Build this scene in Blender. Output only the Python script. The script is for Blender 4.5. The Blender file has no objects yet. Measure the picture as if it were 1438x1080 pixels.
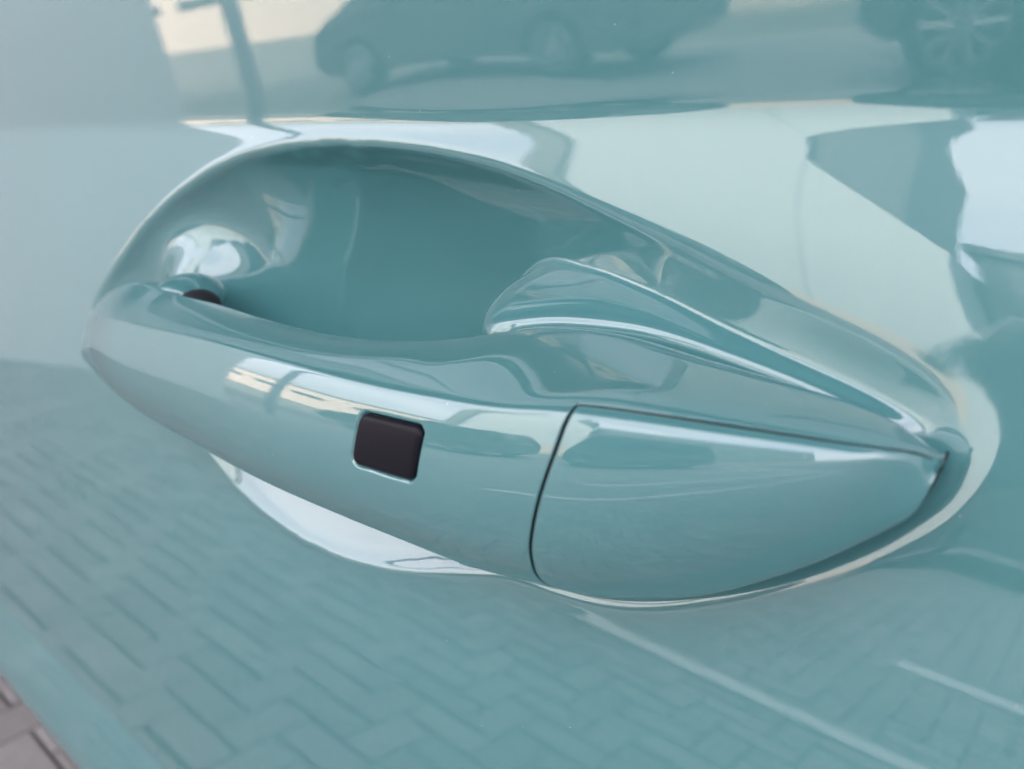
import bpy, bmesh, math, random
import numpy as np
from mathutils import Vector, Matrix
R = math.radians
random.seed(7); rng = np.random.default_rng(7)
S = bpy.context.scene
COL = S.collection
EYE = 0.95                       # height of the door point level with the lens, above the paving

# ------------------------------------------------------------------ camera
YAW, PITCH = R(39.5), R(18.0)
cam_data = bpy.data.cameras.new('camera')
cam = bpy.data.objects.new('camera', cam_data); COL.objects.link(cam)
cam.location = (0, -0.11, EYE)
cam.rotation_euler = (math.pi/2 - PITCH, 0, YAW)
cam_data.sensor_width = 36; cam_data.lens = 1060/1438*36
cam_data.clip_start = 0.005; cam_data.clip_end = 500
cam_data.dof.use_dof = True; cam_data.dof.focus_distance = 0.145; cam_data.dof.aperture_fstop = 14
S.camera = cam

# ------------------------------------------------------------------ light
SUN_EL, SUN_AZ = R(24), R(-40)     # azimuth measured from +Y (behind the car) towards +X
CLOUD = 2.25
w = bpy.data.worlds.new('World'); S.world = w; w.use_nodes = True
nt = w.node_tree; bg = nt.nodes['Background']
sky = nt.nodes.new('ShaderNodeTexSky'); sky.sky_type = 'NISHITA'; sky.sun_disc = False
sky.sun_elevation = SUN_EL; sky.sun_rotation = SUN_AZ
sky.air_density = .35; sky.dust_density = 9.0; sky.ozone_density = 0
# thin high cloud over the clear sky
tcw = nt.nodes.new('ShaderNodeTexCoord'); mp = nt.nodes.new('ShaderNodeMapping'); cn = nt.nodes.new('ShaderNodeTexNoise'); cr = nt.nodes.new('ShaderNodeValToRGB'); mx = nt.nodes.new('ShaderNodeMix')
mp.inputs['Scale'].default_value = (1, 1, 2.5); cn.inputs['Scale'].default_value = 1.6; cn.inputs['Detail'].default_value = 7
cr.color_ramp.elements[0].position = .30; cr.color_ramp.elements[0].color = (.35, .35, .35, 1); cr.color_ramp.elements[1].position = .62; cr.color_ramp.elements[1].color = (.92, .92, .92, 1)
mx.data_type = 'RGBA'; mx.inputs[7].default_value = (CLOUD*1.04, CLOUD*.975, CLOUD*1.03, 1)
nt.links.new(tcw.outputs['Generated'], mp.inputs[0]); nt.links.new(mp.outputs[0], cn.inputs['Vector']); nt.links.new(cn.outputs['Fac'], cr.inputs[0])
nt.links.new(cr.outputs[0], mx.inputs[0]); nt.links.new(sky.outputs[0], mx.inputs[6]); nt.links.new(mx.outputs[2], bg.inputs[0]); bg.inputs[1].default_value = 0.12
sd = bpy.data.lights.new('sun', 'SUN'); sun = bpy.data.objects.new('sun', sd); COL.objects.link(sun)
sd.energy = 0.55; sd.angle = R(1.5); sd.color = (1, .89, .77)
sv = Vector((math.sin(SUN_AZ)*math.cos(SUN_EL), math.cos(SUN_AZ)*math.cos(SUN_EL), math.sin(SUN_EL)))
sun.rotation_euler = sv.to_track_quat('Z', 'Y').to_euler(); sun.location = (5, 20, 15)
S.view_settings.view_transform = 'Standard'; S.view_settings.look = 'None'
S.view_settings.exposure = 3.88; S.view_settings.gamma = 1
S.cycles.max_bounces = 10; S.cycles.glossy_bounces = 6

# ------------------------------------------------------------------ materials
def mat(name, color, rough=.5, metal=0, coat=0, coat_ior=1.5, coat_rough=.02, spec=.5):
    m = bpy.data.materials.new(name); m.use_nodes = True
    b = m.node_tree.nodes['Principled BSDF']
    b.inputs['Base Color'].default_value = (*color, 1); b.inputs['Roughness'].default_value = rough
    b.inputs['Metallic'].default_value = metal; b.inputs['Coat Weight'].default_value = coat
    b.inputs['Coat IOR'].default_value = coat_ior; b.inputs['Coat Roughness'].default_value = coat_rough
    b.inputs['Specular IOR Level'].default_value = spec
    return m
def nodes(m): return m.node_tree, m.node_tree.nodes['Principled BSDF']
def noise_color(m, scale, amount, c0, c1, detail=6):
    nt, b = nodes(m)
    tc = nt.nodes.new('ShaderNodeTexCoord'); n = nt.nodes.new('ShaderNodeTexNoise'); r = nt.nodes.new('ShaderNodeValToRGB')
    n.inputs['Scale'].default_value = scale; n.inputs['Detail'].default_value = detail
    r.color_ramp.elements[0].position = .5-amount; r.color_ramp.elements[1].position = .5+amount
    r.color_ramp.elements[0].color = (*c0, 1); r.color_ramp.elements[1].color = (*c1, 1)
    nt.links.new(tc.outputs['Object'], n.inputs['Vector']); nt.links.new(n.outputs['Fac'], r.inputs[0])
    nt.links.new(r.outputs[0], b.inputs['Base Color'])
    return n, r
def bump(m, scale, dist, strength=1, detail=2, socket='Normal'):
    nt, b = nodes(m)
    tc = nt.nodes.new('ShaderNodeTexCoord'); n = nt.nodes.new('ShaderNodeTexNoise'); bp = nt.nodes.new('ShaderNodeBump')
    n.inputs['Scale'].default_value = scale; n.inputs['Detail'].default_value = detail
    bp.inputs['Distance'].default_value = dist; bp.inputs['Strength'].default_value = strength
    nt.links.new(tc.outputs['Object'], n.inputs['Vector']); nt.links.new(n.outputs['Fac'], bp.inputs['Height'])
    nt.links.new(bp.outputs[0], b.inputs[socket])
M = {}
M['paint'] = mat('teal_paint', (.073, .232, .242), .45, 0, 1, 2.02, .015, .4)
bump(M['paint'], 420, .0000038, 1, 2, 'Coat Normal')
# a few settled dust specks on the paint
nt_, b_ = nodes(M['paint']); tc_ = nt_.nodes.new('ShaderNodeTexCoord'); vo = nt_.nodes.new('ShaderNodeTexVoronoi'); vo.inputs['Scale'].default_value = 260
m1 = nt_.nodes.new('ShaderNodeMath'); m1.operation = 'LESS_THAN'; m1.inputs[1].default_value = .045
sp = nt_.nodes.new('ShaderNodeSeparateColor'); m2 = nt_.nodes.new('ShaderNodeMath'); m2.operation = 'GREATER_THAN'; m2.inputs[1].default_value = .80
m3 = nt_.nodes.new('ShaderNodeMath'); m3.operation = 'MULTIPLY'; m4 = nt_.nodes.new('ShaderNodeMath'); m4.operation = 'MULTIPLY'; m4.inputs[1].default_value = .55
mx_ = nt_.nodes.new('ShaderNodeMix'); mx_.data_type = 'RGBA'; mx_.inputs[6].default_value = (.073, .232, .242, 1); mx_.inputs[7].default_value = (.5, .48, .44, 1)
L_ = nt_.links.new; L_(tc_.outputs['Object'], vo.inputs['Vector']); L_(vo.outputs['Distance'], m1.inputs[0]); L_(vo.outputs['Color'], sp.inputs[0]); L_(sp.outputs[0], m2.inputs[0])
L_(m1.outputs[0], m3.inputs[0]); L_(m2.outputs[0], m3.inputs[1]); L_(m3.outputs[0], m4.inputs[0]); L_(m4.outputs[0], mx_.inputs[0]); L_(mx_.outputs[2], b_.inputs['Base Color'])
M['black_plastic'] = mat('black_plastic', (.005, .005, .010), .42, 0, 0, spec=.22)
bump(M['black_plastic'], 4000, .00002, .6)
M['rubber'] = mat('dark_rubber_gap_shade', (.01, .012, .015), .6)  # also used as painted shade on the gap tube and seam walls
M['asphalt'] = mat('bedding_sand', (.16, .155, .145), .95); noise_color(M['asphalt'], 30, .3, (.14, .135, .126), (.18, .174, .163))
M['paver'] = mat('grey_paver', (.25, .23, .23), .85)
M['paver_b'] = mat('grey_paver_warm', (.27, .24, .235), .85)
M['paver_c'] = mat('grey_paver_dark', (.21, .20, .205), .85)
for k, c in (('paver', .32), ('paver_b', .36), ('paver_c', .28)):
    noise_color(M[k], 40, .3, (c*.84, c*.79, c*.77), (c*1.04, c*.99, c*.97)); bump(M[k], 300, .0006, 1, 6)
M['white_line'] = mat('white_road_paint', (.75, .75, .72), .7)
M['wall'] = mat('pale_render', (.78, .77, .75), .85); noise_color(M['wall'], 2, .4, (.75, .74, .72), (.81, .80, .78))
M['grey_wall'] = mat('grey_render', (.42, .45, .47), .85); noise_color(M['grey_wall'], 2, .4, (.40, .43, .45), (.44, .47, .49))
M['dark_wall'] = mat('dark_cladding', (.09, .10, .105), .6)
M['black_wall'] = mat('black_cladding', (.05, .055, .06), .6)
M['glass'] = mat('window_glass', (.02, .03, .035), .05)
M['steel'] = mat('pale_steel_paint', (.62, .65, .70), .45)
M['dark_car'] = mat('dark_car_paint', (.040, .046, .054), .4, 0, 1)
M['grey_car'] = mat('grey_car_paint', (.10, .11, .12), .4, .3, 1)
M['tyre'] = mat('tyre_rubber', (.015, .015, .016), .8)
M['alloy'] = mat('alloy_rim', (.45, .46, .48), .3, .9)
M['sand_wall'] = mat('sandy_render', (.55, .46, .40), .85)
M['bark'] = mat('bark', (.10, .075, .055), .9)
M['leaf'] = mat('leaf_green', (.05, .075, .03), .6)
M['lamp'] = mat('headlamp_lens', (.6, .62, .65), .08)

# ------------------------------------------------------------------ object helpers
def link(name, me, m=None, parent=None):
    o = bpy.data.objects.new(name, me); COL.objects.link(o)
    if m is not None and not me.materials: me.materials.append(m)
    if parent is not None: o.parent = parent
    return o
def tag(o, label=None, cat=None, group=None, kind=None):
    if label: o['label'] = label
    if cat: o['category'] = cat
    if group: o['group'] = group
    if kind: o['kind'] = kind
    return o
def empty(name, loc, rz=0):
    o = bpy.data.objects.new(name, None); COL.objects.link(o); o.location = loc; o.rotation_euler = (0, 0, rz); o.empty_display_size = .1
    return o
def np_mesh(name, V, Fq, smooth=True):
    me = bpy.data.meshes.new(name)
    V = np.ascontiguousarray(V, dtype=np.float32); Fq = np.ascontiguousarray(Fq, dtype=np.int32)
    k = Fq.shape[1]
    me.vertices.add(len(V)); me.vertices.foreach_set('co', V.ravel())
    me.loops.add(Fq.size); me.loops.foreach_set('vertex_index', Fq.ravel())
    me.polygons.add(len(Fq)); me.polygons.foreach_set('loop_start', np.arange(len(Fq), dtype=np.int32)*k)
    me.polygons.foreach_set('loop_total', np.full(len(Fq), k, dtype=np.int32))
    me.update(calc_edges=True); me.validate()
    me.polygons.foreach_set('use_smooth', np.full(len(Fq), smooth, dtype=bool))
    return me
def grid_faces(nx, ny, off=0):
    i, j = np.meshgrid(np.arange(nx-1), np.arange(ny-1), indexing='ij')
    a = i*ny + j
    return np.stack([a, a+ny, a+ny+1, a+1], -1).reshape(-1, 4) + off
class MB:
    def __init__(s): s.bm = bmesh.new()
    def box(s, x0, x1, y0, y1, z0, z1, bev=0):
        r = bmesh.ops.create_cube(s.bm, size=1)
        for v in r['verts']:
            v.co = ((x0+x1)/2 + v.co.x*(x1-x0), (y0+y1)/2 + v.co.y*(y1-y0), (z0+z1)/2 + v.co.z*(z1-z0))
        if bev:
            es = list({e for v in r['verts'] for e in v.link_edges})
            bmesh.ops.bevel(s.bm, geom=es, offset=bev, segments=2, affect='EDGES', profile=.5)
        return s
    def cyl(s, p0, p1, r0, r1=None, n=24):
        p0, p1 = Vector(p0), Vector(p1); d = p1-p0
        mtx = Matrix.Translation((p0+p1)/2) @ d.to_track_quat('Z', 'Y').to_matrix().to_4x4()
        bmesh.ops.create_cone(s.bm, cap_ends=True, segments=n, radius1=r0, radius2=r0 if r1 is None else r1, depth=d.length, matrix=mtx)
        return s
    def prism(s, pts, y0, y1):
        a = [s.bm.verts.new((p[0], y0, p[1])) for p in pts]; b = [s.bm.verts.new((p[0], y1, p[1])) for p in pts]
        n = len(pts)
        s.bm.faces.new(a); s.bm.faces.new(b[::-1])
        for i in range(n): s.bm.faces.new((a[(i+1) % n], a[i], b[i], b[(i+1) % n]))
        return s
    def build(s, name, m, parent=None, smooth=False):
        bmesh.ops.recalc_face_normals(s.bm, faces=s.bm.faces)
        me = bpy.data.meshes.new(name); s.bm.to_mesh(me); s.bm.free()
        if smooth:
            for p in me.polygons: p.use_smooth = True
        return link(name, me, m, parent)

# ------------------------------------------------------------------ measured outlines of the handle and its recess (metres, door coordinates)
TOP_EDGE = [(-0.24478,-0.01950,-0.05536),(-0.24136,-0.01900,-0.05138),(-0.23858,-0.01750,-0.04773),(-0.23274,-0.01600,-0.04333),(-0.21854,-0.01350,-0.03845),(-0.19957,-0.01100,-0.03995),(-0.17864,-0.01250,-0.03948),(-0.14353,-0.01550,-0.03917),(-0.11763,-0.01650,-0.03784),(-0.09823,-0.01550,-0.03540),(-0.09107,-0.01350,-0.03435),(-0.08660,-0.00880,-0.03309),(-0.08070,-0.00380,-0.03179),(-0.07204,-0.00060,-0.03171),(-0.06299,0.00120,-0.03190),(-0.05022,0.00220,-0.03338),(-0.03840,0.00240,-0.03485),(-0.02761,0.00200,-0.03608),(-0.02352,0.00160,-0.03679),(-0.02039,0.00100,-0.03748),(-0.01751,0.00060,-0.03865),(-0.01561,-0.00020,-0.03968),(-0.01438,-0.00140,-0.04051)]
FRONT_CREASE = [(-0.24328,-0.02000,-0.05592),(-0.23058,-0.02250,-0.05045),(-0.21162,-0.02560,-0.04606),(-0.18235,-0.02780,-0.04368),(-0.15563,-0.02940,-0.04166),(-0.12149,-0.03080,-0.04039),(-0.09979,-0.03130,-0.03971),(-0.08204,-0.03150,-0.03841),(-0.06769,-0.03100,-0.03708),(-0.05528,-0.02980,-0.03480),(-0.04597,-0.02770,-0.03435),(-0.03754,-0.02430,-0.03479),(-0.02978,-0.02030,-0.03551),(-0.02251,-0.01530,-0.03674),(-0.01635,-0.00900,-0.03830),(-0.01424,-0.00550,-0.03959),(-0.01371,-0.00350,-0.04063)]
BOTTOM_EDGE = [(-0.24364,-0.01890,-0.06667),(-0.22324,-0.02030,-0.06973),(-0.19986,-0.02159,-0.07235),(-0.16644,-0.02384,-0.07226),(-0.13474,-0.02513,-0.07219),(-0.11044,-0.02513,-0.07155),(-0.09112,-0.02419,-0.07120),(-0.07691,-0.02242,-0.07146),(-0.06599,-0.02030,-0.07096),(-0.05615,-0.01794,-0.07039),(-0.04716,-0.01558,-0.06822),(-0.04038,-0.01242,-0.06659),(-0.03272,-0.01026,-0.06203),(-0.02489,-0.00810,-0.05621),(-0.02101,-0.00691,-0.05271),(-0.01711,-0.00572,-0.04901),(-0.01440,-0.00497,-0.04566),(-0.01344,-0.00432,-0.04343),(-0.01338,-0.00378,-0.04135)]
RIM = [(-0.29019,-0.06272),(-0.27965,-0.05121),(-0.26650,-0.04011),(-0.25015,-0.02728),(-0.23328,-0.01764),(-0.21420,-0.00937),(-0.19664,-0.00458),(-0.17721,-0.00202),(-0.15952,-0.00124),(-0.14088,-0.00164),(-0.12415,-0.00288),(-0.10697,-0.00520),(-0.09148,-0.00870),(-0.07425,-0.01373),(-0.05926,-0.01791),(-0.04593,-0.02225),(-0.03515,-0.02606),(-0.02641,-0.02928),(-0.01958,-0.03208),(-0.01469,-0.03492),(-0.01212,-0.03756),(-0.01065,-0.03993),(-0.00993,-0.04228),(-0.01004,-0.04467),(-0.01110,-0.04708),(-0.01356,-0.05008),(-0.01659,-0.05367),(-0.02013,-0.05714),(-0.02813,-0.06399),(-0.03837,-0.07132),(-0.05029,-0.07833),(-0.05987,-0.08266),(-0.06909,-0.08511),(-0.07935,-0.08614),(-0.08679,-0.08600),(-0.09253,-0.08735),(-0.10256,-0.09197),(-0.11130,-0.09546),(-0.12578,-0.09966),(-0.14204,-0.10261),(-0.16028,-0.10319),(-0.17712,-0.10116),(-0.19250,-0.09732),(-0.20580,-0.09116),(-0.21912,-0.08353),(-0.23573,-0.07669),(-0.25531,-0.07087),(-0.27407,-0.06788)]
SHELF_LINE = [(-0.10326,0.00850,-0.02531),(-0.09341,0.00800,-0.02410),(-0.07755,0.00720,-0.02451),(-0.06350,0.00640,-0.02659),(-0.05099,0.00580,-0.02965),(-0.03975,0.00520,-0.03216),(-0.03065,0.00460,-0.03428),(-0.02427,0.00400,-0.03588),(-0.01848,0.00300,-0.03739)]
SLOPE = [(-0.60000,3.20000),(-0.30000,3.20000),(-0.24000,3.20000),(-0.20000,3.40000),(-0.15000,4.20000),(-0.10000,6.00000),(-0.06000,9.00000),(-0.03000,12.00000),(-0.01200,14.50000),(-0.00150,16.00000),(0.00150,16.00000),(0.00550,-6.50000),(0.03000,-6.50000),(0.06000,-4.00000),(0.12000,4.00000),(0.25000,16.00000)]

# ------------------------------------------------------------------ numeric helpers
def gauss1(a, sig, axis):
    if sig <= 0: return a
    n = int(math.ceil(sig*3.5)); k = np.exp(-.5*(np.arange(-n, n+1)/sig)**2); k /= k.sum()
    pad = [(0, 0)]*a.ndim; pad[axis] = (n, n)
    b = np.pad(a, pad, mode='edge'); out = np.zeros_like(a)
    for i, wgt in enumerate(k):
        sl = [slice(None)]*a.ndim; sl[axis] = slice(i, i+a.shape[axis]); out += wgt*b[tuple(sl)]
    return out
def blur2(a, s): return gauss1(gauss1(a, s, 0), s, 1)
def sstep(t):
    t = np.clip(t, 0, 1); return t*t*t*(t*(6*t-15)+10)
def rampf(t):
    t = np.clip(t, 0, 1); return 1-(1-t)**1.6
def curve_x(tab, xs, col, sig=.0013):
    t = np.array(tab); t0 = t; q = np.arange(t[0, 0]-.02, t[-1, 0]+.02, .00025)
    P = np.vstack([2*t[0]-t[1], t, 2*t[-1]-t[-2]]); kn = np.r_[0, np.cumsum(np.linalg.norm(np.diff(P, axis=0), axis=1)**.5)]; out = []
    for a in range(1, len(P)-2):                    # centripetal spline through the points
        u = np.linspace(kn[a], kn[a+1], 24, endpoint=False)[:, None]; k_ = kn
        A1 = (k_[a]-u)/(k_[a]-k_[a-1])*P[a-1]+(u-k_[a-1])/(k_[a]-k_[a-1])*P[a]; A2 = (k_[a+1]-u)/(k_[a+1]-k_[a])*P[a]+(u-k_[a])/(k_[a+1]-k_[a])*P[a+1]
        A3 = (k_[a+2]-u)/(k_[a+2]-k_[a+1])*P[a+1]+(u-k_[a+1])/(k_[a+2]-k_[a+1])*P[a+2]
        B1 = (k_[a+1]-u)/(k_[a+1]-k_[a-1])*A1+(u-k_[a-1])/(k_[a+1]-k_[a-1])*A2; B2 = (k_[a+2]-u)/(k_[a+2]-k_[a])*A2+(u-k_[a])/(k_[a+2]-k_[a])*A3
        out.append((k_[a+1]-u)/(k_[a+1]-k_[a])*B1+(u-k_[a])/(k_[a+1]-k_[a])*B2)
    t = np.vstack(out+[P[-2:-1]]); t[:, 0] = np.maximum.accumulate(t[:, 0])+np.arange(len(t))*1e-9
    v = np.interp(q, t[:, 0], t[:, col])
    # straight continuation at both ends so that the smoothing keeps the slope
    s0 = (t0[1, col]-t0[0, col])/(t0[1, 0]-t0[0, 0]); s1 = (t0[-1, col]-t0[-2, col])/(t0[-1, 0]-t0[-2, 0])
    v = np.where(q < t[0, 0], t[0, col]+s0*(q-t[0, 0]), v); v = np.where(q > t[-1, 0], t[-1, col]+s1*(q-t[-1, 0]), v)
    return np.interp(xs, q, gauss1(v, sig/.00025, 0))
def smooth_closed(P, n):
    P = np.array(P); d = np.r_[0, np.cumsum(np.linalg.norm(np.diff(np.vstack([P, P[:1]]), axis=0), axis=1))]
    t = np.linspace(0, d[-1], n, endpoint=False); Q = np.vstack([P, P[:1]])
    out = np.stack([np.interp(t, d, Q[:, k]) for k in range(2)], 1)
    k = .0032/(d[-1]/n); m = int(4*k); ker = np.exp(-.5*(np.arange(-m, m+1)/k)**2); ker /= ker.sum()
    pad = np.vstack([out[-m:], out, out[:m]])
    return np.stack([np.convolve(pad[:, c], ker, mode='valid') for c in range(2)], 1)

# ------------------------------------------------------------------ THE CAR
car = empty('parked_car', (0, 0, EYE))
tag(car, 'glossy teal car seen at one door handle, close up', 'car')

# door skin: a height field g(x, z) measured outward (towards -y) from the door plane
zt = np.arange(-.45, .25, .00025)
sl = np.array(SLOPE); th = np.interp(zt, sl[:, 0], sl[:, 1])
mm = -np.tan(np.radians(th)); gz = np.r_[0, np.cumsum((mm[1:]+mm[:-1])/2*.00025)]; gz -= np.interp(-.055, zt, gz)
gz = gauss1(gz, .0016/.00025, 0)
FX0, FX1, FZ0, FZ1, H = -.315, .02, -.125, .02, .0004
xs_f = np.arange(FX0, FX1+1e-9, H); zs_f = np.arange(FZ0, FZ1+1e-9, H)
XX, ZZ = np.meshgrid(xs_f, zs_f, indexing='ij')
rim = smooth_closed(RIM, 420)
def inside(poly, X, Z):
    r = np.zeros(X.shape, bool); x0, z0 = poly[-1]
    for x1, z1 in poly:
        c = ((z0 > Z) != (z1 > Z)); 
        if z1 != z0: r ^= c & (X < (x1-x0)*(Z-z0)/(z1-z0)+x0)
        x0, z0 = x1, z1
    return r
def poisson(X, Z, poly, step):          # dome over the outline, in mm^2
    msk = inside(poly, X, Z).astype(float); u = np.zeros_like(X); h2 = (step*1000)**2
    for _ in range(2600):
        u = msk*.25*(np.roll(u, 1, 0)+np.roll(u, -1, 0)+np.roll(u, 1, 1)+np.roll(u, -1, 1)+h2)
    return u
hc = .0012
xc = np.arange(FX0, FX1+hc, hc); zc = np.arange(FZ0, FZ1+hc, hc)
U = poisson(*np.meshgrid(xc, zc, indexing='ij'), rim, hc)
def resample(a, x, z, X, Z):
    fx = np.clip((X-x[0])/(x[1]-x[0]), 0, len(x)-1.001); fz = np.clip((Z-z[0])/(z[1]-z[0]), 0, len(z)-1.001)
    i = fx.astype(int); j = fz.astype(int); a_, b_ = fx-i, fz-j
    return (a[i, j]*(1-a_)+a[i+1, j]*a_)*(1-b_)+(a[i, j+1]*(1-a_)+a[i+1, j+1]*a_)*b_
U = resample(U, xc, zc, XX, ZZ)
ins = inside(rim, XX, ZZ); fm = ins.astype(float)
for _ in range(160): U = fm*.25*(np.roll(U, 1, 0)+np.roll(U, -1, 0)+np.roll(U, 1, 1)+np.roll(U, -1, 1)+(H*1000)**2)
U = blur2(U, 1.2)*ins
bowl = (1-(.56+.16*sstep((ZZ+.052)/.014)*(1-sstep((XX+.045)/.025)))*sstep((XX+.150)/.125))*.031*((U/950+.006)**.85 - .006**.85)
zlow = np.array([rim[np.abs(rim[:, 0]-x) < .004, 1].min() if (np.abs(rim[:, 0]-x) < .004).any() else -.06 for x in xs_f]); zlow = gauss1(zlow, 8, 0)
s_ = np.maximum(ZZ-zlow[:, None], 0); lowcap = (.43+.8*sstep((XX+.112)/.03))*s_ + 26*np.maximum(s_-.017, 0)**2
d_ = np.clip(.5+.5*(lowcap-bowl)/.004, 0, 1); bowl = -(lowcap*(1-d_)+bowl*d_-.004*d_*(1-d_))*ins
# the shelf behind the handle (the fixed bracket that swells out of the recess)
xT = np.clip(xs_f, TOP_EDGE[0][0], TOP_EDGE[-1][0])
yT, zT = curve_x(TOP_EDGE, xT, 1, .008), curve_x(TOP_EDGE, xT, 2); zB = curve_x(BOTTOM_EDGE, np.clip(xs_f, BOTTOM_EDGE[0][0], BOTTOM_EDGE[-1][0]), 2)
sh = np.array(SHELF_LINE); o = np.argsort(sh[:, 0]); zS = gauss1(np.interp(xs_f, sh[o, 0], sh[o, 2]), 6, 0) - .0016
top_h = -yT - .0014; top_h = -np.log(np.exp(-top_h/.0012)+np.exp(-.0072/.0012))*.0012
g = bowl.copy()
h0 = np.interp(xs_f, sh[o, 0], -sh[o, 1]); h0 = gauss1(h0, 8, 0)
L = np.clip(zS-zT, .0022, 1)
tail = sstep((-.0145-xs_f)/.016)[:, None]; low = sstep((ZZ-(zB[:, None]+.004))/.006)
tq = np.minimum((zS[:, None]-ZZ)/L[:, None], 1); tn = np.minimum((xs_f+.1035)/.0140, 1)[:, None]
te = 1-((1-tq)**2+(1-tn)**2)**.5
rise = (top_h-h0)[:, None]
ridge = h0[:, None] + np.where(te > 0, rise*(1-(1-np.clip(te, 0, 1))**1.75), te*np.maximum(L[:, None], .004)*5)
base_f = np.interp(zs_f, zt, gz)[None, :]
ridge = ridge - base_f                      # the field g is still relative to the plain skin here
kk = .0008; d2 = np.clip(.5+.5*(ridge-g)/kk, 0, 1)
g_r = g*(1-d2)+ridge*d2+kk*d2*(1-d2)
k = tail*low
g = g*(1-k)+g_r*k
k = k*d2
# small knuckle at the front end of the recess, where the handle's arm comes out
rx, rz = (XX+.228)/.0165, (ZZ+.0440)/.0135
g = g + .012*np.exp(-(rx**2+rz**2)**1.2)
sh_w = sstep((XX+.17)/.10)*sstep((ZZ+.048)/.02)
wide = blur2(np.where(ins, 1., 0.), .009/H)
g = g - .0026*sh_w*wide*(~ins) - .0026*sh_w*.5*ins*(1-k)
base_f = np.interp(zs_f, zt, gz)[None, :]
tipw = sstep((XX+.0225)/.010)
crw = sstep((XX+.117)/.012)*(1-tipw)*np.exp(-(np.abs(ZZ-zS[:, None])/.0055)**4)
lww = sstep((-.100-XX)/.02)*sstep((-.070-ZZ)/.012)
g = (blur2(g, .0011/H)*(1-lww)+blur2(g, .0007/H)*lww)*(1-tipw-crw) + blur2(g, .0020/H)*tipw + blur2(g, .00048/H)*crw + base_f
def edge_blend():
    pass
def stretch(a0, a1, lo, hi, h0, growth=1.12, hmax=.02):
    left = [lo]; h = h0
    while left[-1] > a0: h = min(h*growth, hmax); left.append(left[-1]-h)
    right = [hi]; h = h0
    while right[-1] < a1: h = min(h*growth, hmax); right.append(right[-1]+h)
    return np.array(left[:0:-1]), np.array(right[1:])
xl, xr = stretch(-1.1, .40, xs_f[0], xs_f[-1], H)
zl, zr = stretch(-.234, .16, zs_f[0], zs_f[-1], H, 1.1, .004)
zl = zl[zl > -.2335]; zl = np.r_[-.234, zl]
xa = np.r_[xl, xs_f, xr]; za = np.r_[zl, zs_f, zr]
G = np.repeat(np.interp(za, zt, gz)[None, :], len(xa), 0)
G[len(xl):len(xl)+len(xs_f), len(zl):len(zl)+len(zs_f)] = g
X, Z = np.meshgrid(xa, za, indexing='ij')
V = np.stack([X, -G, Z], -1)
# lower edge of the door: a short step out, then the rounded turn-under
g0 = np.interp(-.234, zt, gz)
prof = [(g0+.0008, -.2365), (g0+.0028, -.244), (g0+.0052, -.253), (g0+.0073, -.262), (g0+.0083, -.269), (g0+.0083, -.2745), (g0+.0068, -.280), (g0+.003, -.286),
        (g0-.006, -.293), (g0-.03, -.301), (g0-.09, -.306)]
LV = np.stack([np.stack([xa, np.full_like(xa, -p[0]), np.full_like(xa, p[1])], -1) for p in prof[::-1]], 1)
V = np.concatenate([LV, V], 1)
me = np_mesh('door_panel', V.reshape(-1, 3), grid_faces(V.shape[0], V.shape[1]))
door = link('door_panel', me, M['paint'], car)

# ------------------------------------------------------------------ handle
XL, XR = -.2446, min(TOP_EDGE[-1][0], FRONT_CREASE[-1][0], BOTTOM_EDGE[-1][0])-.0001
NS, NA, NF = 900, 44, 150
u_ = np.linspace(0, 1, NS); st = XL + (XR-XL)*(.5-.5*np.cos(np.pi*u_))*.55 + (XR-XL)*u_*.45
xk = lambda tab: np.clip(st, tab[0][0], tab[-1][0])
T = np.stack([st, curve_x(TOP_EDGE, xk(TOP_EDGE), 1, .008), curve_x(TOP_EDGE, xk(TOP_EDGE), 2, .0028)], 1)
K = np.stack([st, curve_x(FRONT_CREASE, xk(FRONT_CREASE), 1, .0045), curve_x(FRONT_CREASE, xk(FRONT_CREASE), 2, .0028)], 1)
B = np.stack([st, curve_x(BOTTOM_EDGE, xk(BOTTOM_EDGE), 1), curve_x(BOTTOM_EDGE, xk(BOTTOM_EDGE), 2)], 1)
ht = (K[:, 2]-B[:, 2])[:, None]
def lerp(a, b, t): return a+(b-a)*t
def bez(a, c, b, t): return ((1-t)**2)[None, :, None]*a[:, None]+(2*t*(1-t))[None, :, None]*c[:, None]+(t**2)[None, :, None]*b[:, None]
cTK = (T+K)/2 + np.stack([0*st, -.10*(T[:, 1]-K[:, 1]), .0012*np.minimum(1, ht[:, 0]/.02)], 1)
c1 = K + np.stack([0*st, -.18*ht[:, 0], -.40*ht[:, 0]], 1); c2 = B + np.stack([0*st, -.36*ht[:, 0], .07*ht[:, 0]], 1)
def bez3(a, c, d, b, t): return ((1-t)**3)[None, :, None]*a[:, None]+(3*t*(1-t)**2)[None, :, None]*c[:, None]+(3*t*t*(1-t))[None, :, None]*d[:, None]+(t**3)[None, :, None]*b[:, None]
deep = sstep((-.196-st)/.014)[:, None]
back_y = (np.maximum(T[:, 1], B[:, 1])+.005)
bT = T + np.stack([0*st, .0045+0*st, -.10*ht[:, 0]], 1); bB = B + np.stack([0*st, .005+0*st, .08*ht[:, 0]], 1)
bT[:, 1] = np.where(True, bT[:, 1]*(1-deep[:, 0]) + .004*deep[:, 0], 0); bB[:, 1] = bB[:, 1]*(1-deep[:, 0]) + .004*deep[:, 0]
top = bez(T, cTK, K, np.linspace(0, 1, NA)); fr = bez3(K, c1, c2, B, np.linspace(0, 1, NF))
s1 = bez(B, lerp(B, bB, .5), bB, np.linspace(0, 1, 10)); s2 = bez(bB, lerp(bB, bT, .5), bT, np.linspace(0, 1, 18)); s3 = bez(bT, lerp(bT, T, .5), T, np.linspace(0, 1, 10))
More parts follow.
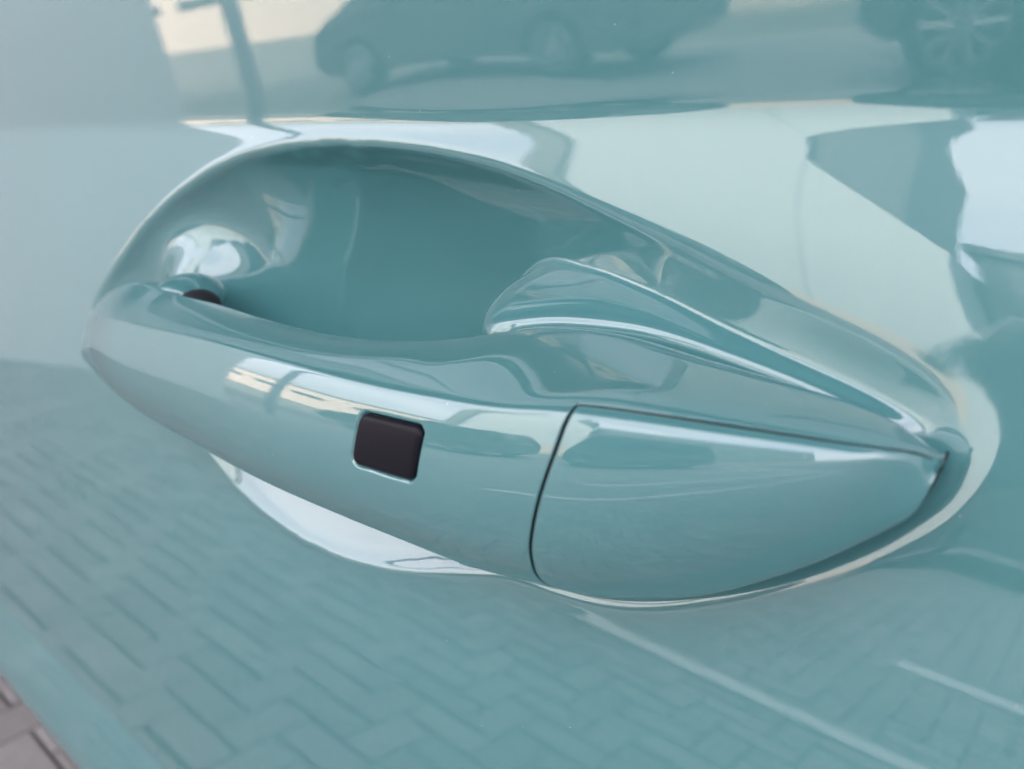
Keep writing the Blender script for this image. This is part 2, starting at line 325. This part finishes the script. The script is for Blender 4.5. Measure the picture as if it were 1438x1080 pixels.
sec = np.concatenate([top[:, :-1], fr[:, :-1], s1[:, :-1], s2[:, :-1], s3[:, :-1]], 1)      # closed section
NT = sec.shape[1]
def blur_closed(A, sig):
    n = int(4*sig)+1; k = np.exp(-.5*(np.arange(-n, n+1)/sig)**2); k /= k.sum()
    return sum(wt*np.roll(A, i, 1) for i, wt in zip(range(-n, n+1), k))
soft, crisp = blur_closed(sec, 4.5), blur_closed(sec, 1.5)
wcap = sstep((st+.075)/.03)[:, None, None]
sec = crisp*(1-wcap)+soft*wcap
sec = gauss1(sec, 2.0, 0)
# rounded ends
def end_cap(sc, sign, r, n=5):
    c = sc.mean(0); out = []
    for a in np.linspace(0, math.pi/2, n+1)[1:]:
        p = c + (sc-c)*max(math.cos(a), .02); p[:, 0] += sign*r*math.sin(a); out.append(p)
    return np.array(out)
e0, e1 = end_cap(sec[0], -1, .0022)[::-1], end_cap(sec[-1], 1, .0003)
# the seam of the lock cover runs down the section at a slant: warp the stations so that one column lies on it
SEAM = [(-.0340, -.0554), (-.0355, -.0556), (-.0411, -.0566), (-.0488, -.0587), (-.0577, -.0610), (-.0640, -.0619), (-.0685, -.0614), (-.0715, -.0595)]
ic = int(np.argmin(abs(st+.0595))); jK = NA-1; jS = jK-2; jB = NA-1+NF-1; jE = jB+5
sm_ = np.array(SEAM)[::-1]; zcol = sec[ic, :, 2]
xsj = np.interp(zcol, sm_[:, 0], sm_[:, 1])
xsj = gauss1(np.r_[xsj, xsj, xsj], 3, 0)[NT:2*NT]
jj = np.arange(NT); back = (jj > jE) | (jj < jS)
jl = np.where(jj < jS, jj+NT, jj); xsj = np.where(back, np.interp(jl, [jE, NT+jS], [xsj[jE], xsj[jS]]), xsj)
wgt = np.exp(-((st-st[ic])/.028)**2)
xw = st[:, None] + (xsj[None, :]-st[ic])*wgt[:, None]
fi = np.interp(xw.ravel(), st, np.arange(NS)).reshape(NS, NT); i0 = np.clip(fi.astype(int), 0, NS-2); fr_ = (fi-i0)[..., None]
Jx = np.broadcast_to(jj[None, :], (NS, NT))
sec = sec[i0, Jx]*(1-fr_) + sec[i0+1, Jx]*fr_
A = np.concatenate([e0, sec, e1], 0); ic += len(e0); NA_ = A.shape[0]
Aw = np.concatenate([A[:, -1:], A, A[:, :1]], 1)
du = np.gradient(A, axis=0); dv = (Aw[:, 2:]-Aw[:, :-2])/2
nrm = np.cross(du, dv); nrm /= np.linalg.norm(nrm, axis=2, keepdims=True)+1e-12
if nrm[NA_//2, jK+NF//3, 1] > 0: nrm = -nrm
# entry button: where it sits on the front face
bx, bz = -.0897, -.0483
ii = np.arange(NA_)[:, None]
dist = (A[..., 0]-bx)**2+(A[..., 2]-bz)**2 + np.where((np.arange(NT)[None, :] > jK) & (np.arange(NT)[None, :] < jB), 0, 1)
bi, bj = np.unravel_index(np.argmin(dist), dist.shape)
Pb, nb = A[bi, bj].copy(), nrm[bi, bj].copy()
ax = du[bi, bj]/np.linalg.norm(du[bi, bj]); ax = np.array([math.cos(R(4)), ax[1], math.sin(R(4))]); ax -= nb*(ax@nb); ax /= np.linalg.norm(ax)
ay = np.cross(ax, nb); ay *= np.sign(ay[2]); ay /= np.linalg.norm(ay)
SHEAR = .22
def local(Q):
    d = Q-Pb; b = d@ay; return d@ax - SHEAR*b, b
def rrect(a, b, hx, hy, r):
    qx, qy = np.abs(a)-hx+r, np.abs(b)-hy+r
    return np.hypot(np.maximum(qx, 0), np.maximum(qy, 0))+np.minimum(np.maximum(qx, qy), 0)-r
BHX, BHY = .0077, .0047
la, lb = local(A); near = (np.linalg.norm(A-Pb, axis=2) < .02) & (((A-Pb)@nb) > -.004)
sd_ = rrect(la, lb, BHX+.00035, BHY+.00035, .0020)
A = A - nrm*(np.where(near, sstep((-sd_+.00012)/.0004), 0)*.0012)[..., None]
# split into grip and cover along the seam
cell_i, cell_j = np.meshgrid(np.arange(NA_-1), np.arange(NT), indexing='ij')
is_cap = (cell_i >= ic) & (cell_j >= jS) & (cell_j < jE)
def split_part(name, mask, parent, gap=.00026):
    i, j = cell_i[mask], cell_j[mask]; jn = (j+1) % NT
    quads = np.stack([i*NT+j, i*NT+jn, (i+1)*NT+jn, (i+1)*NT+j], -1)
    P, N = A.reshape(-1, 3).copy(), nrm.reshape(-1, 3)
    # border of the patch = edges used once
    e = np.concatenate([quads[:, [a, (a+1) % 4]] for a in range(4)]); key = np.sort(e, 1); kk = key[:, 0].astype(np.int64)*(NA_*NT)+key[:, 1]
    _, inv, cnt = np.unique(kk, return_inverse=True, return_counts=True)
    be = e[cnt[inv] == 1]
    endrow = (be//NT == 0).all(1) | (be//NT == NA_-1).all(1) | (be//NT >= NA_-16).any(1); be = be[~endrow]
    bv = np.unique(be); cen = np.zeros_like(P); num = np.zeros(len(P))
    for a in range(4):
        np.add.at(cen, quads[:, a], P[quads].mean(1)); np.add.at(num, quads[:, a], 1)
    inw = cen[bv]/num[bv][:, None]-P[bv]; inw -= N[bv]*(inw*N[bv]).sum(1, keepdims=True); inw /= np.linalg.norm(inw, axis=1, keepdims=True)+1e-9
    rows = [P[bv]+inw*gap-N[bv]*d+inw*s for d, s in ((.00016, 0), (.0005, 0), (.0022, 0))]
    P[bv] = P[bv]+inw*(gap+.00016)-N[bv]*.00003
    idx = np.full(len(P), -1); idx[bv] = np.arange(len(bv)); n0 = len(P); allP = [P]; faces = [quads]; prev = be
    for r, row in enumerate(rows):
        cur = idx[be]+n0+r*len(bv); allP.append(row); faces.append(np.stack([prev[:, 1], prev[:, 0], cur[:, 0], cur[:, 1]], -1)); prev = cur
    P, Fq = np.concatenate(allP), np.concatenate(faces)
    used, inv = np.unique(Fq, return_inverse=True)
    me = np_mesh(name, P[used], inv.reshape(Fq.shape)); me.materials.append(M['paint']); me.materials.append(M['rubber'])
    mi = np.zeros(len(Fq), np.int32); mi[len(quads)+len(be):] = 1; me.polygons.foreach_set('material_index', mi)  # deeper seam walls coloured dark to imitate shade inside the gap
    return link(name, me, None, parent)
grip = split_part('door_handle', ~is_cap, car)
cover = split_part('lock_cover', is_cap, grip)
# button
na, nb_ = 56, 44
ga, gb_ = np.meshgrid(np.linspace(-1, 1, na), np.linspace(-1, 1, nb_), indexing='ij')
sa, sb = ga*np.sqrt(1-gb_**2/2*.0), gb_
def squircle(a, b):                      # square grid pressed into the rounded rectangle
    x, y = a*BHX, b*BHY; r = .0019
    qx, qy = np.abs(x)-BHX+r, np.abs(y)-BHY+r
    c = (qx > 0) & (qy > 0); m = np.maximum(qx, qy)/np.maximum(np.hypot(qx, qy), 1e-9)
    x = np.where(c, np.sign(x)*(BHX-r+qx*m), x); y = np.where(c, np.sign(y)*(BHY-r+qy*m), y)
    return x, y
ua = np.sign(ga)*np.abs(ga)**.8; ub = np.sign(gb_)*np.abs(gb_)**.8
x, y = squircle(ua, ub); edge = np.clip(-rrect(x, y, BHX, BHY, .0019)/.0011, 0, 1)
hgt = .00075*np.sqrt(1-(1-edge)**2) - .00035
# follow the handle's curvature under the button
sx, sy = x + SHEAR*y, y
Q = Pb + sx[..., None]*ax + sy[..., None]*ay
ref = A[bi-60:bi+60:2, jK+2:jB-2:2].reshape(-1, 3); rl = (ref-Pb)
mk = (np.abs(rl@ax) < .014) & (np.abs(rl@ay) < .010) & ((rl@nb) > -.004); rl = rl[mk]
la2, lb2, ln = rl@ax, rl@ay, rl@nb; okm = rrect(la2-SHEAR*lb2, lb2, BHX+.0008, BHY+.0008, .0015) > 0
cf = np.linalg.lstsq(np.stack([np.ones(okm.sum()), la2[okm], lb2[okm], la2[okm]**2, la2[okm]*lb2[okm], lb2[okm]**2], 1), ln[okm], rcond=None)[0]
surf = cf[0]+cf[1]*sx+cf[2]*sy+cf[3]*sx**2+cf[4]*sx*sy+cf[5]*sy**2
Q = Q + (hgt+surf)[..., None]*nb
Vb = Q.reshape(-1, 3); Fb = grid_faces(na, nb_)
ring = np.r_[np.arange(na)*nb_, (na-1)*nb_+np.arange(1, nb_), (np.arange(na-2, -1, -1))*nb_+nb_-1, np.arange(nb_-2, 0, -1)]
low_ = Vb[ring]-nb*.0009; n0 = len(Vb); k2 = np.arange(len(ring)); kn = (k2+1) % len(ring)
Fb = np.concatenate([Fb, np.stack([ring[k2], n0+k2, n0+kn, ring[kn]], -1)])
me = np_mesh('entry_button', np.concatenate([Vb, low_]), Fb)
link('entry_button', me, M['black_plastic'], grip)
bm_ = bmesh.new(); bmesh.ops.create_uvsphere(bm_, u_segments=32, v_segments=20, radius=1)
for v in bm_.verts: v.co = Vector((-.1985, -.006, -.0440)) + Vector((v.co.x*.0055, v.co.y*.006, v.co.z*.0045))
me = bpy.data.meshes.new('rubber_sleeve'); bm_.to_mesh(me); bm_.free()
for p in me.polygons: p.use_smooth = True
link('rubber_sleeve', me, M['rubber'], grip)
bm_ = bmesh.new(); bmesh.ops.create_uvsphere(bm_, u_segments=48, v_segments=32, radius=1)
for v in bm_.verts: v.co = Vector((-.2075, -.0035, -.0425)) + Vector((v.co.x*.0085, v.co.y*.010, v.co.z*.0062))
me = bpy.data.meshes.new('handle_arm'); bm_.to_mesh(me); bm_.free()
for p in me.polygons: p.use_smooth = True
link('handle_arm', me, M['paint'], grip)
# thin dark tube added to imitate the shaded gap around the handle's rear
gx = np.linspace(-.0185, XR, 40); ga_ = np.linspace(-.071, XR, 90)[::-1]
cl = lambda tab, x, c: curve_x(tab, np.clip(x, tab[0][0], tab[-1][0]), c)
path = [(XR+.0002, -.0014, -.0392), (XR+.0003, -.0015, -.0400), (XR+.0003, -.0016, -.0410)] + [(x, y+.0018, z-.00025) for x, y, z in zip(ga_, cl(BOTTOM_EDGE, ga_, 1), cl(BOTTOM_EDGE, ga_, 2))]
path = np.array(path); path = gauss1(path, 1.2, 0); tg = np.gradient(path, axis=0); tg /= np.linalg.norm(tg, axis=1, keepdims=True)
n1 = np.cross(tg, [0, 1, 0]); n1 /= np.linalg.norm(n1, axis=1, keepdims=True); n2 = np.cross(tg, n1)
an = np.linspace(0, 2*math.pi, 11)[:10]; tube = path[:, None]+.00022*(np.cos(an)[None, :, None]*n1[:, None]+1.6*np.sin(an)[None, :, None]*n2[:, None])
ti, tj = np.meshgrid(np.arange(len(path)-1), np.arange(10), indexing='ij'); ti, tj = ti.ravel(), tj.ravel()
link('gap_shade_tube', np_mesh('gap_shade_tube', tube.reshape(-1, 3), np.stack([ti*10+tj, ti*10+(tj+1) % 10, (ti+1)*10+(tj+1) % 10, (ti+1)*10+tj], -1)), M['rubber'], grip)
# dark bed under the seam and button, and the rubber sleeve where the arm goes into the door
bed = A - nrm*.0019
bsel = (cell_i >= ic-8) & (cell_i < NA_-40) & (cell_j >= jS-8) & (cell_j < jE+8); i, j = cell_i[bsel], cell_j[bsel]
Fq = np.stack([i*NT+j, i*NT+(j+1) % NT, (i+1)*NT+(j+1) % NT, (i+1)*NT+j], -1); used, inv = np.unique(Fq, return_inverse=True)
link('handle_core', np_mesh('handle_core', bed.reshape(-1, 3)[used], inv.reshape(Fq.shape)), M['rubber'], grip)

# ------------------------------------------------------------------ GROUND
ground = MB().box(-60, 40, -60, 30, -.5, -.045).build('ground', M['asphalt']); tag(ground, kind='structure', label='dark bedding under and beyond the paving')
pav = empty('pavement', (0, 0, 0)); tag(pav, kind='structure', label='grey block paving laid in herringbone beside the car')
BW, GAP, HB = .086, .005, .06
def brick_mesh(name, lx, ly):
    b = MB().box(-lx/2, lx/2, -ly/2, ly/2, -HB, 0)
    es = [e for e in b.bm.edges if all(v.co.z > -.001 for v in e.verts)]
    bmesh.ops.bevel(b.bm, geom=es, offset=.004, segments=1, affect='EDGES')
    me = bpy.data.meshes.new(name); b.bm.to_mesh(me); b.bm.free(); return me
meshes = []
for m in ('paver', 'paver_b', 'paver_c'):
    for lx, ly in ((2*BW-GAP, BW-GAP), (BW-GAP, 2*BW-GAP)):
        me = brick_mesh('brick', lx, ly); me.materials.append(M[m]); meshes.append(me)
spots = []
for a in range(-90, 60):
    for b in range(-110, 14):
        c = (a-b) % 4
        if c == 0: spots.append(((a+1)*BW, (b+.5)*BW, 0))
        elif c == 3: spots.append(((a+.5)*BW, (b+1)*BW, 1))
spots = np.array(spots)
key = np.hypot(spots[:, 0]+.85, (spots[:, 1]-.05)*1.0)
order = np.argsort(key)
for n in order[:300]:
    x, y, o = spots[n]; me = meshes[2*int(rng.choice(3, p=[.5, .3, .2]))+int(o)]
    ob = link('brick', me, None, pav); ob.location = (x, y, rng.uniform(-.0015, .0015)); ob.rotation_euler = (rng.normal(0, .006), rng.normal(0, .006), rng.normal(0, .006))
bm = bmesh.new(); rest = {}
for mi in range(3):
    Vs, Fs = [], []
    for o in (0, 1):
        me = meshes[2*mi+o]; co = np.array([v.co[:] for v in me.vertices]); fc = [tuple(p.vertices) for p in me.polygons]
        rest[mi, o] = (co, fc)
Vs, Fs, Mi = [], [], []; nv = 0
for n in order[300:]:
    x, y, o = spots[n]; mi = int(rng.choice(3, p=[.5, .3, .2])); co, fc = rest[mi, int(o)]
    c2 = co + np.array([x, y, 0]); c2[:, 2] += rng.uniform(-.0015, .0015) + co[:, 0]*rng.normal(0, .006) + co[:, 1]*rng.normal(0, .006)
    Vs.append(c2); Fs += [tuple(v+nv for v in f) for f in fc]; Mi += [mi]*len(fc); nv += len(co)
me = bpy.data.meshes.new('distant_bricks'); me.from_pydata(np.concatenate(Vs).tolist(), [], Fs)
for m in ('paver', 'paver_b', 'paver_c'): me.materials.append(M[m])
me.polygons.foreach_set('material_index', np.array(Mi, dtype=np.int32))
tag(link('distant_bricks', me, None, pav), kind='stuff')
# painted lines of the parking bays
def painted_line(x0, x1, y0, y1, label):
    o = MB().box(x0, x1, y0, y1, .0035, .0075).build('painted_line', M['white_line']); tag(o, label, 'road marking', 'white bay lines on the paving', 'structure')
painted_line(-1.15, 5, -1.80, -1.72, 'white bay line nearest the teal car')
painted_line(-.35, 5, -2.72, -2.62, 'second white bay line, farther from the teal car')

# ------------------------------------------------------------------ THE REST OF THE TEAL CAR (behind the door skin)
def body_mesh(L, W, H, sill, hood, nose_h, front, rear, wheels, wr, cab):
    """side outline with wheel arches -> pillowed body; returns outline points"""
    pts = [(-L/2, sill+.12), (-L/2+.03, nose_h*.8), (-L/2+.12, nose_h)]
    pts += [(cab[0], hood), (cab[1], H-.04), (cab[1]+.25, H), (cab[2]-.2, H-.02), (cab[2], H-.08), (cab[3], hood+.06), (L/2-.04, hood), (L/2, hood-.25), (L/2-.05, sill+.1), (L/2-.2, sill)]
    for wx in wheels[::-1]:
        pts += [(wx+wr*1.16*math.cos(a), wr+wr*1.16*math.sin(a)) for a in np.linspace(math.asin(max(-1, (sill-wr)/(wr*1.16))), math.pi-math.asin(max(-1, (sill-wr)/(wr*1.16))), 14)]
    pts += [(-L/2+.2, sill)]
    return pts
def make_vehicle(loc, rz, L, W, H, paint, label, cat, sill=.28, hood=.95, nose=.78, wr=.33, wheels=None, cab=None, inset=0, root=None, names=('body',)):
    t = root or empty('parked_vehicle', loc, rz)
    if root is None: tag(t, label, cat, 'vehicles parked across the paving')
    wheels = wheels or (-L/2+.85, L/2-.9); cab = cab or (-L*.2, -L*.04, L*.36, L*.44)
    pts = body_mesh(L, W, H, sill, hood, nose, 0, 0, wheels, wr, cab)
    n = len(pts); bm = bmesh.new(); rows = []
    for k, (s, sh) in enumerate(((-1, .0), (-.93, .05), (-.6, .02), (.6, .02), (.93, .05), (1, 0))):
        row = []
        for (x, z) in pts:
            tum = max(0, (z-hood)/(H-hood+1e-6)); hw = (W/2-inset)*(1-.16*tum)
            sc = 1 if abs(s) < .99 else .985
            row.append(bm.verts.new((x*sc, s*hw, (z-hood*.6)*(1 if abs(s) < .99 else .97)+hood*.6)))
        rows.append(row)
    for a, b in zip(rows[:-1], rows[1:]):
        for i in range(n): bm.faces.new((a[i], a[(i+1) % n], b[(i+1) % n], b[i]))
    bm.faces.new(rows[0][::-1]); bm.faces.new(rows[-1])
    bmesh.ops.triangulate(bm, faces=[f for f in bm.faces if len(f.verts) > 4])
    bmesh.ops.recalc_face_normals(bm, faces=bm.faces)
    me = bpy.data.meshes.new('body'); bm.to_mesh(me); bm.free(); link('body', me, paint, t)
    for s in (-1, 1):
        def gp(x, z):
            tum = max(0, (z-hood)/(H-hood)); return (x, s*((W/2-inset)*(1-.16*tum)*1.0+.006), z)
        x0, x1, x2, x3 = cab[0]+.14, cab[1]+.14, cab[2]-.16, cab[3]-.22; zb, zt_ = hood+.06, H-.11
        xm = (x0+x3)/2+.1
        for q in ([(x0, zb), (xm-.04, zb), (xm-.04, zt_), (x1, zt_)], [(xm+.04, zb), (x3, zb), (x2, zt_), (xm+.04, zt_)]):
            bm = bmesh.new(); vs = [bm.verts.new(gp(*p)) for p in q]; vi = [bm.verts.new((p.co.x, p.co.y-s*.03, p.co.z)) for p in vs]
            bm.faces.new(vs); bm.faces.new(vi[::-1])
            for i in range(4): bm.faces.new((vs[i], vi[i], vi[(i+1) % 4], vs[(i+1) % 4]))
            bmesh.ops.recalc_face_normals(bm, faces=bm.faces)
            me = bpy.data.meshes.new('side_window'); bm.to_mesh(me); bm.free(); link('side_window', me, M['glass'], t)
        for wx in wheels:
            y = s*(W/2-.12-inset)
            wh = MB().cyl((wx, y-.11, wr), (wx, y+.11, wr), wr, n=40); bmesh.ops.bevel(wh.bm, geom=[e for e in wh.bm.edges if len(e.link_faces) == 2 and abs(e.calc_face_angle(0)) > 1], offset=.03, segments=3, affect='EDGES')
            wo = wh.build('wheel', M['tyre'], t, True)
            rm = MB(); yo = y+s*.112
            for a in range(10):
                c, d = math.cos(a*math.pi/5), math.sin(a*math.pi/5)
                rm.cyl((wx+.05*c, yo, wr+.05*d), (wx+wr*.66*c, yo, wr+wr*.66*d), .024, .02, 8)
            rm.cyl((wx, yo-.02, wr), (wx, yo+.025, wr), .06, .05, 20)
            nseg = 40
            for a in range(nseg):
                a0, a1 = a*2*math.pi/nseg, (a+1)*2*math.pi/nseg; rr = wr*.68
                rm.cyl((wx+rr*math.cos(a0), yo, wr+rr*math.sin(a0)), (wx+rr*math.cos(a1), yo, wr+rr*math.sin(a1)), .016, .016, 6)
            rm.build('rim', M['alloy'], wo)
        hb = MB().box(-L/2-.01, -L/2+.12, s*(W/2-.42-inset)-.14, s*(W/2-.42-inset)+.14, nose-.2, nose-.06, .02).build('headlight', M['lamp'], t)
    return t
make_vehicle((-5.85, -6.9, 0), 0, 4.5, 1.85, 1.68, M['dark_car'], 'dark parked estate car with silver spoked wheels across the paving', 'car', wheels=(-1.45, 1.3))
make_vehicle((.75, -6.5, 0), 0, 5.0, 1.95, 2.25, M['grey_car'], 'tall grey parked van with its front wheel opposite the handle', 'van', hood=1.12, nose=1.0, wr=.36, wheels=(-1.85, 1.55), cab=(-2.2, -1.55, 2.35, 2.46))
# hidden rest of the teal car: a closed body just behind the door skin
shell = empty('car_shell', (.2, .93, -EYE))
make_vehicle(None, 0, 5.0, 1.62, 1.50, M['paint'], None, None, sill=.30, hood=.98, root=shell, wheels=(-1.85, 1.3))
for o_ in [c for c in COL.objects if c.parent is shell]: o_.parent = car; o_.location = shell.location
bpy.data.objects.remove(shell)

# ------------------------------------------------------------------ BUILDINGS AND POLE SEEN IN THE PAINT, PLUS ADDED LIGHT BLOCKERS
def building(x0, x1, y0, y1, h, m, label, wins=(), roof=True, name='building'):
    t = empty(name, ((x0+x1)/2, (y0+y1)/2, 0)); tag(t, label, 'building')
    dx, dy = (x1-x0)/2, (y1-y0)/2
    MB().box(-dx, dx, -dy, dy, -.05, h).build('wall', m, t)
    if roof: MB().box(-dx-.25, dx+.25, -dy-.25, dy+.25, h+.003, h+.30, .03).build('roof', M['dark_wall'], t)
    for (face, a0, a1, z0, z1) in wins:
        fr = MB(); pn = MB(); e = .08
        if face == 'y+':
            Y = dy; fr.box(a0-(x0+x1)/2, a1-(x0+x1)/2, Y-.05, Y+.05, z0, z1); pn.box(a0+e-(x0+x1)/2, a1-e-(x0+x1)/2, Y, Y+.06, z0+e, z1-e)
        else:
            Xx = dx; fr.box(Xx-.05, Xx+.05, a0-(y0+y1)/2, a1-(y0+y1)/2, z0, z1); pn.box(Xx, Xx+.06, a0+e-(y0+y1)/2, a1-e-(y0+y1)/2, z0+e, z1-e)
        f_ = fr.build('window', M['dark_wall'], t); pn.build('pane', M['glass'], f_)
    return t
building(-18, -5.3, -2.7, 2.6, 6, M['wall'], 'pale rendered building mirrored in the left end of the door')
tall = building(-11.6, -5.7, -20, -14, 14, M['grey_wall'], 'pale tall building mirrored above the recess', roof=False)
MB().box(-3.75, -2.953, -2.9, 3.1, -.05, 14.1).build('corner_panel', M['dark_wall'], tall)
wing = empty('building', (-4.224, -17.01, 0)); tag(wing, 'low pale wing with sloping roof line and added dark block', 'building')
MB().prism([(-1.474, -.05), (1.474, -.05), (1.474, 5.7), (-1.474, 8.8)], -2.99, 2.99).build('wall', M['grey_wall'], wing)
MB().box(-1.46, .62, -2.6, 2.85, 5.0, 10.8).build('added_dark_block', M['black_wall'], wing)  # block made up to give the dark wedge mirrored in the paint
building(-85, -20, -45, -30, 5, M['sand_wall'], 'low sandy sunlit building far across the paving', [('y+', -83+7.5*k, -78+7.5*k, 2.7, 3.5) for k in range(8)])
building(-2.6, 26, -28, -16, 6.6, M['dark_wall'], 'long dark clad hall behind the grey van')
sun_blocker = building(-24, 14, 3.0, 12, 6, M['wall'], 'unseen pale block and overhead slab added to shade the teal car')  # unseen building put in to keep the sun off car and paving
MB().box(-13, 12, -8.85, -4.5, 3.3, 3.6, .02).build('sky_blocker', M['dark_wall'], sun_blocker)  # slab added overhead to cut sky light and darken upward faces
t = MB().cyl((-5.5, -3.4, 0), (-5.5, -3.4, 6.5), .07, .05).build('lamp_post', M['steel'], None, True); tag(t, 'grey steel post standing by the pale rendered building', 'post')

t = MB().box(-6.2, -2.9, -13.6, -13.4, -.05, 1.25, .02).build('added_warm_wall', M['sand_wall']); tag(t, 'low sandy wall added as a warm sunlit patch between the dark estate car and the van', 'wall', None, 'thing')  # made-up wall standing in for bright sunlit ground between the vehicles
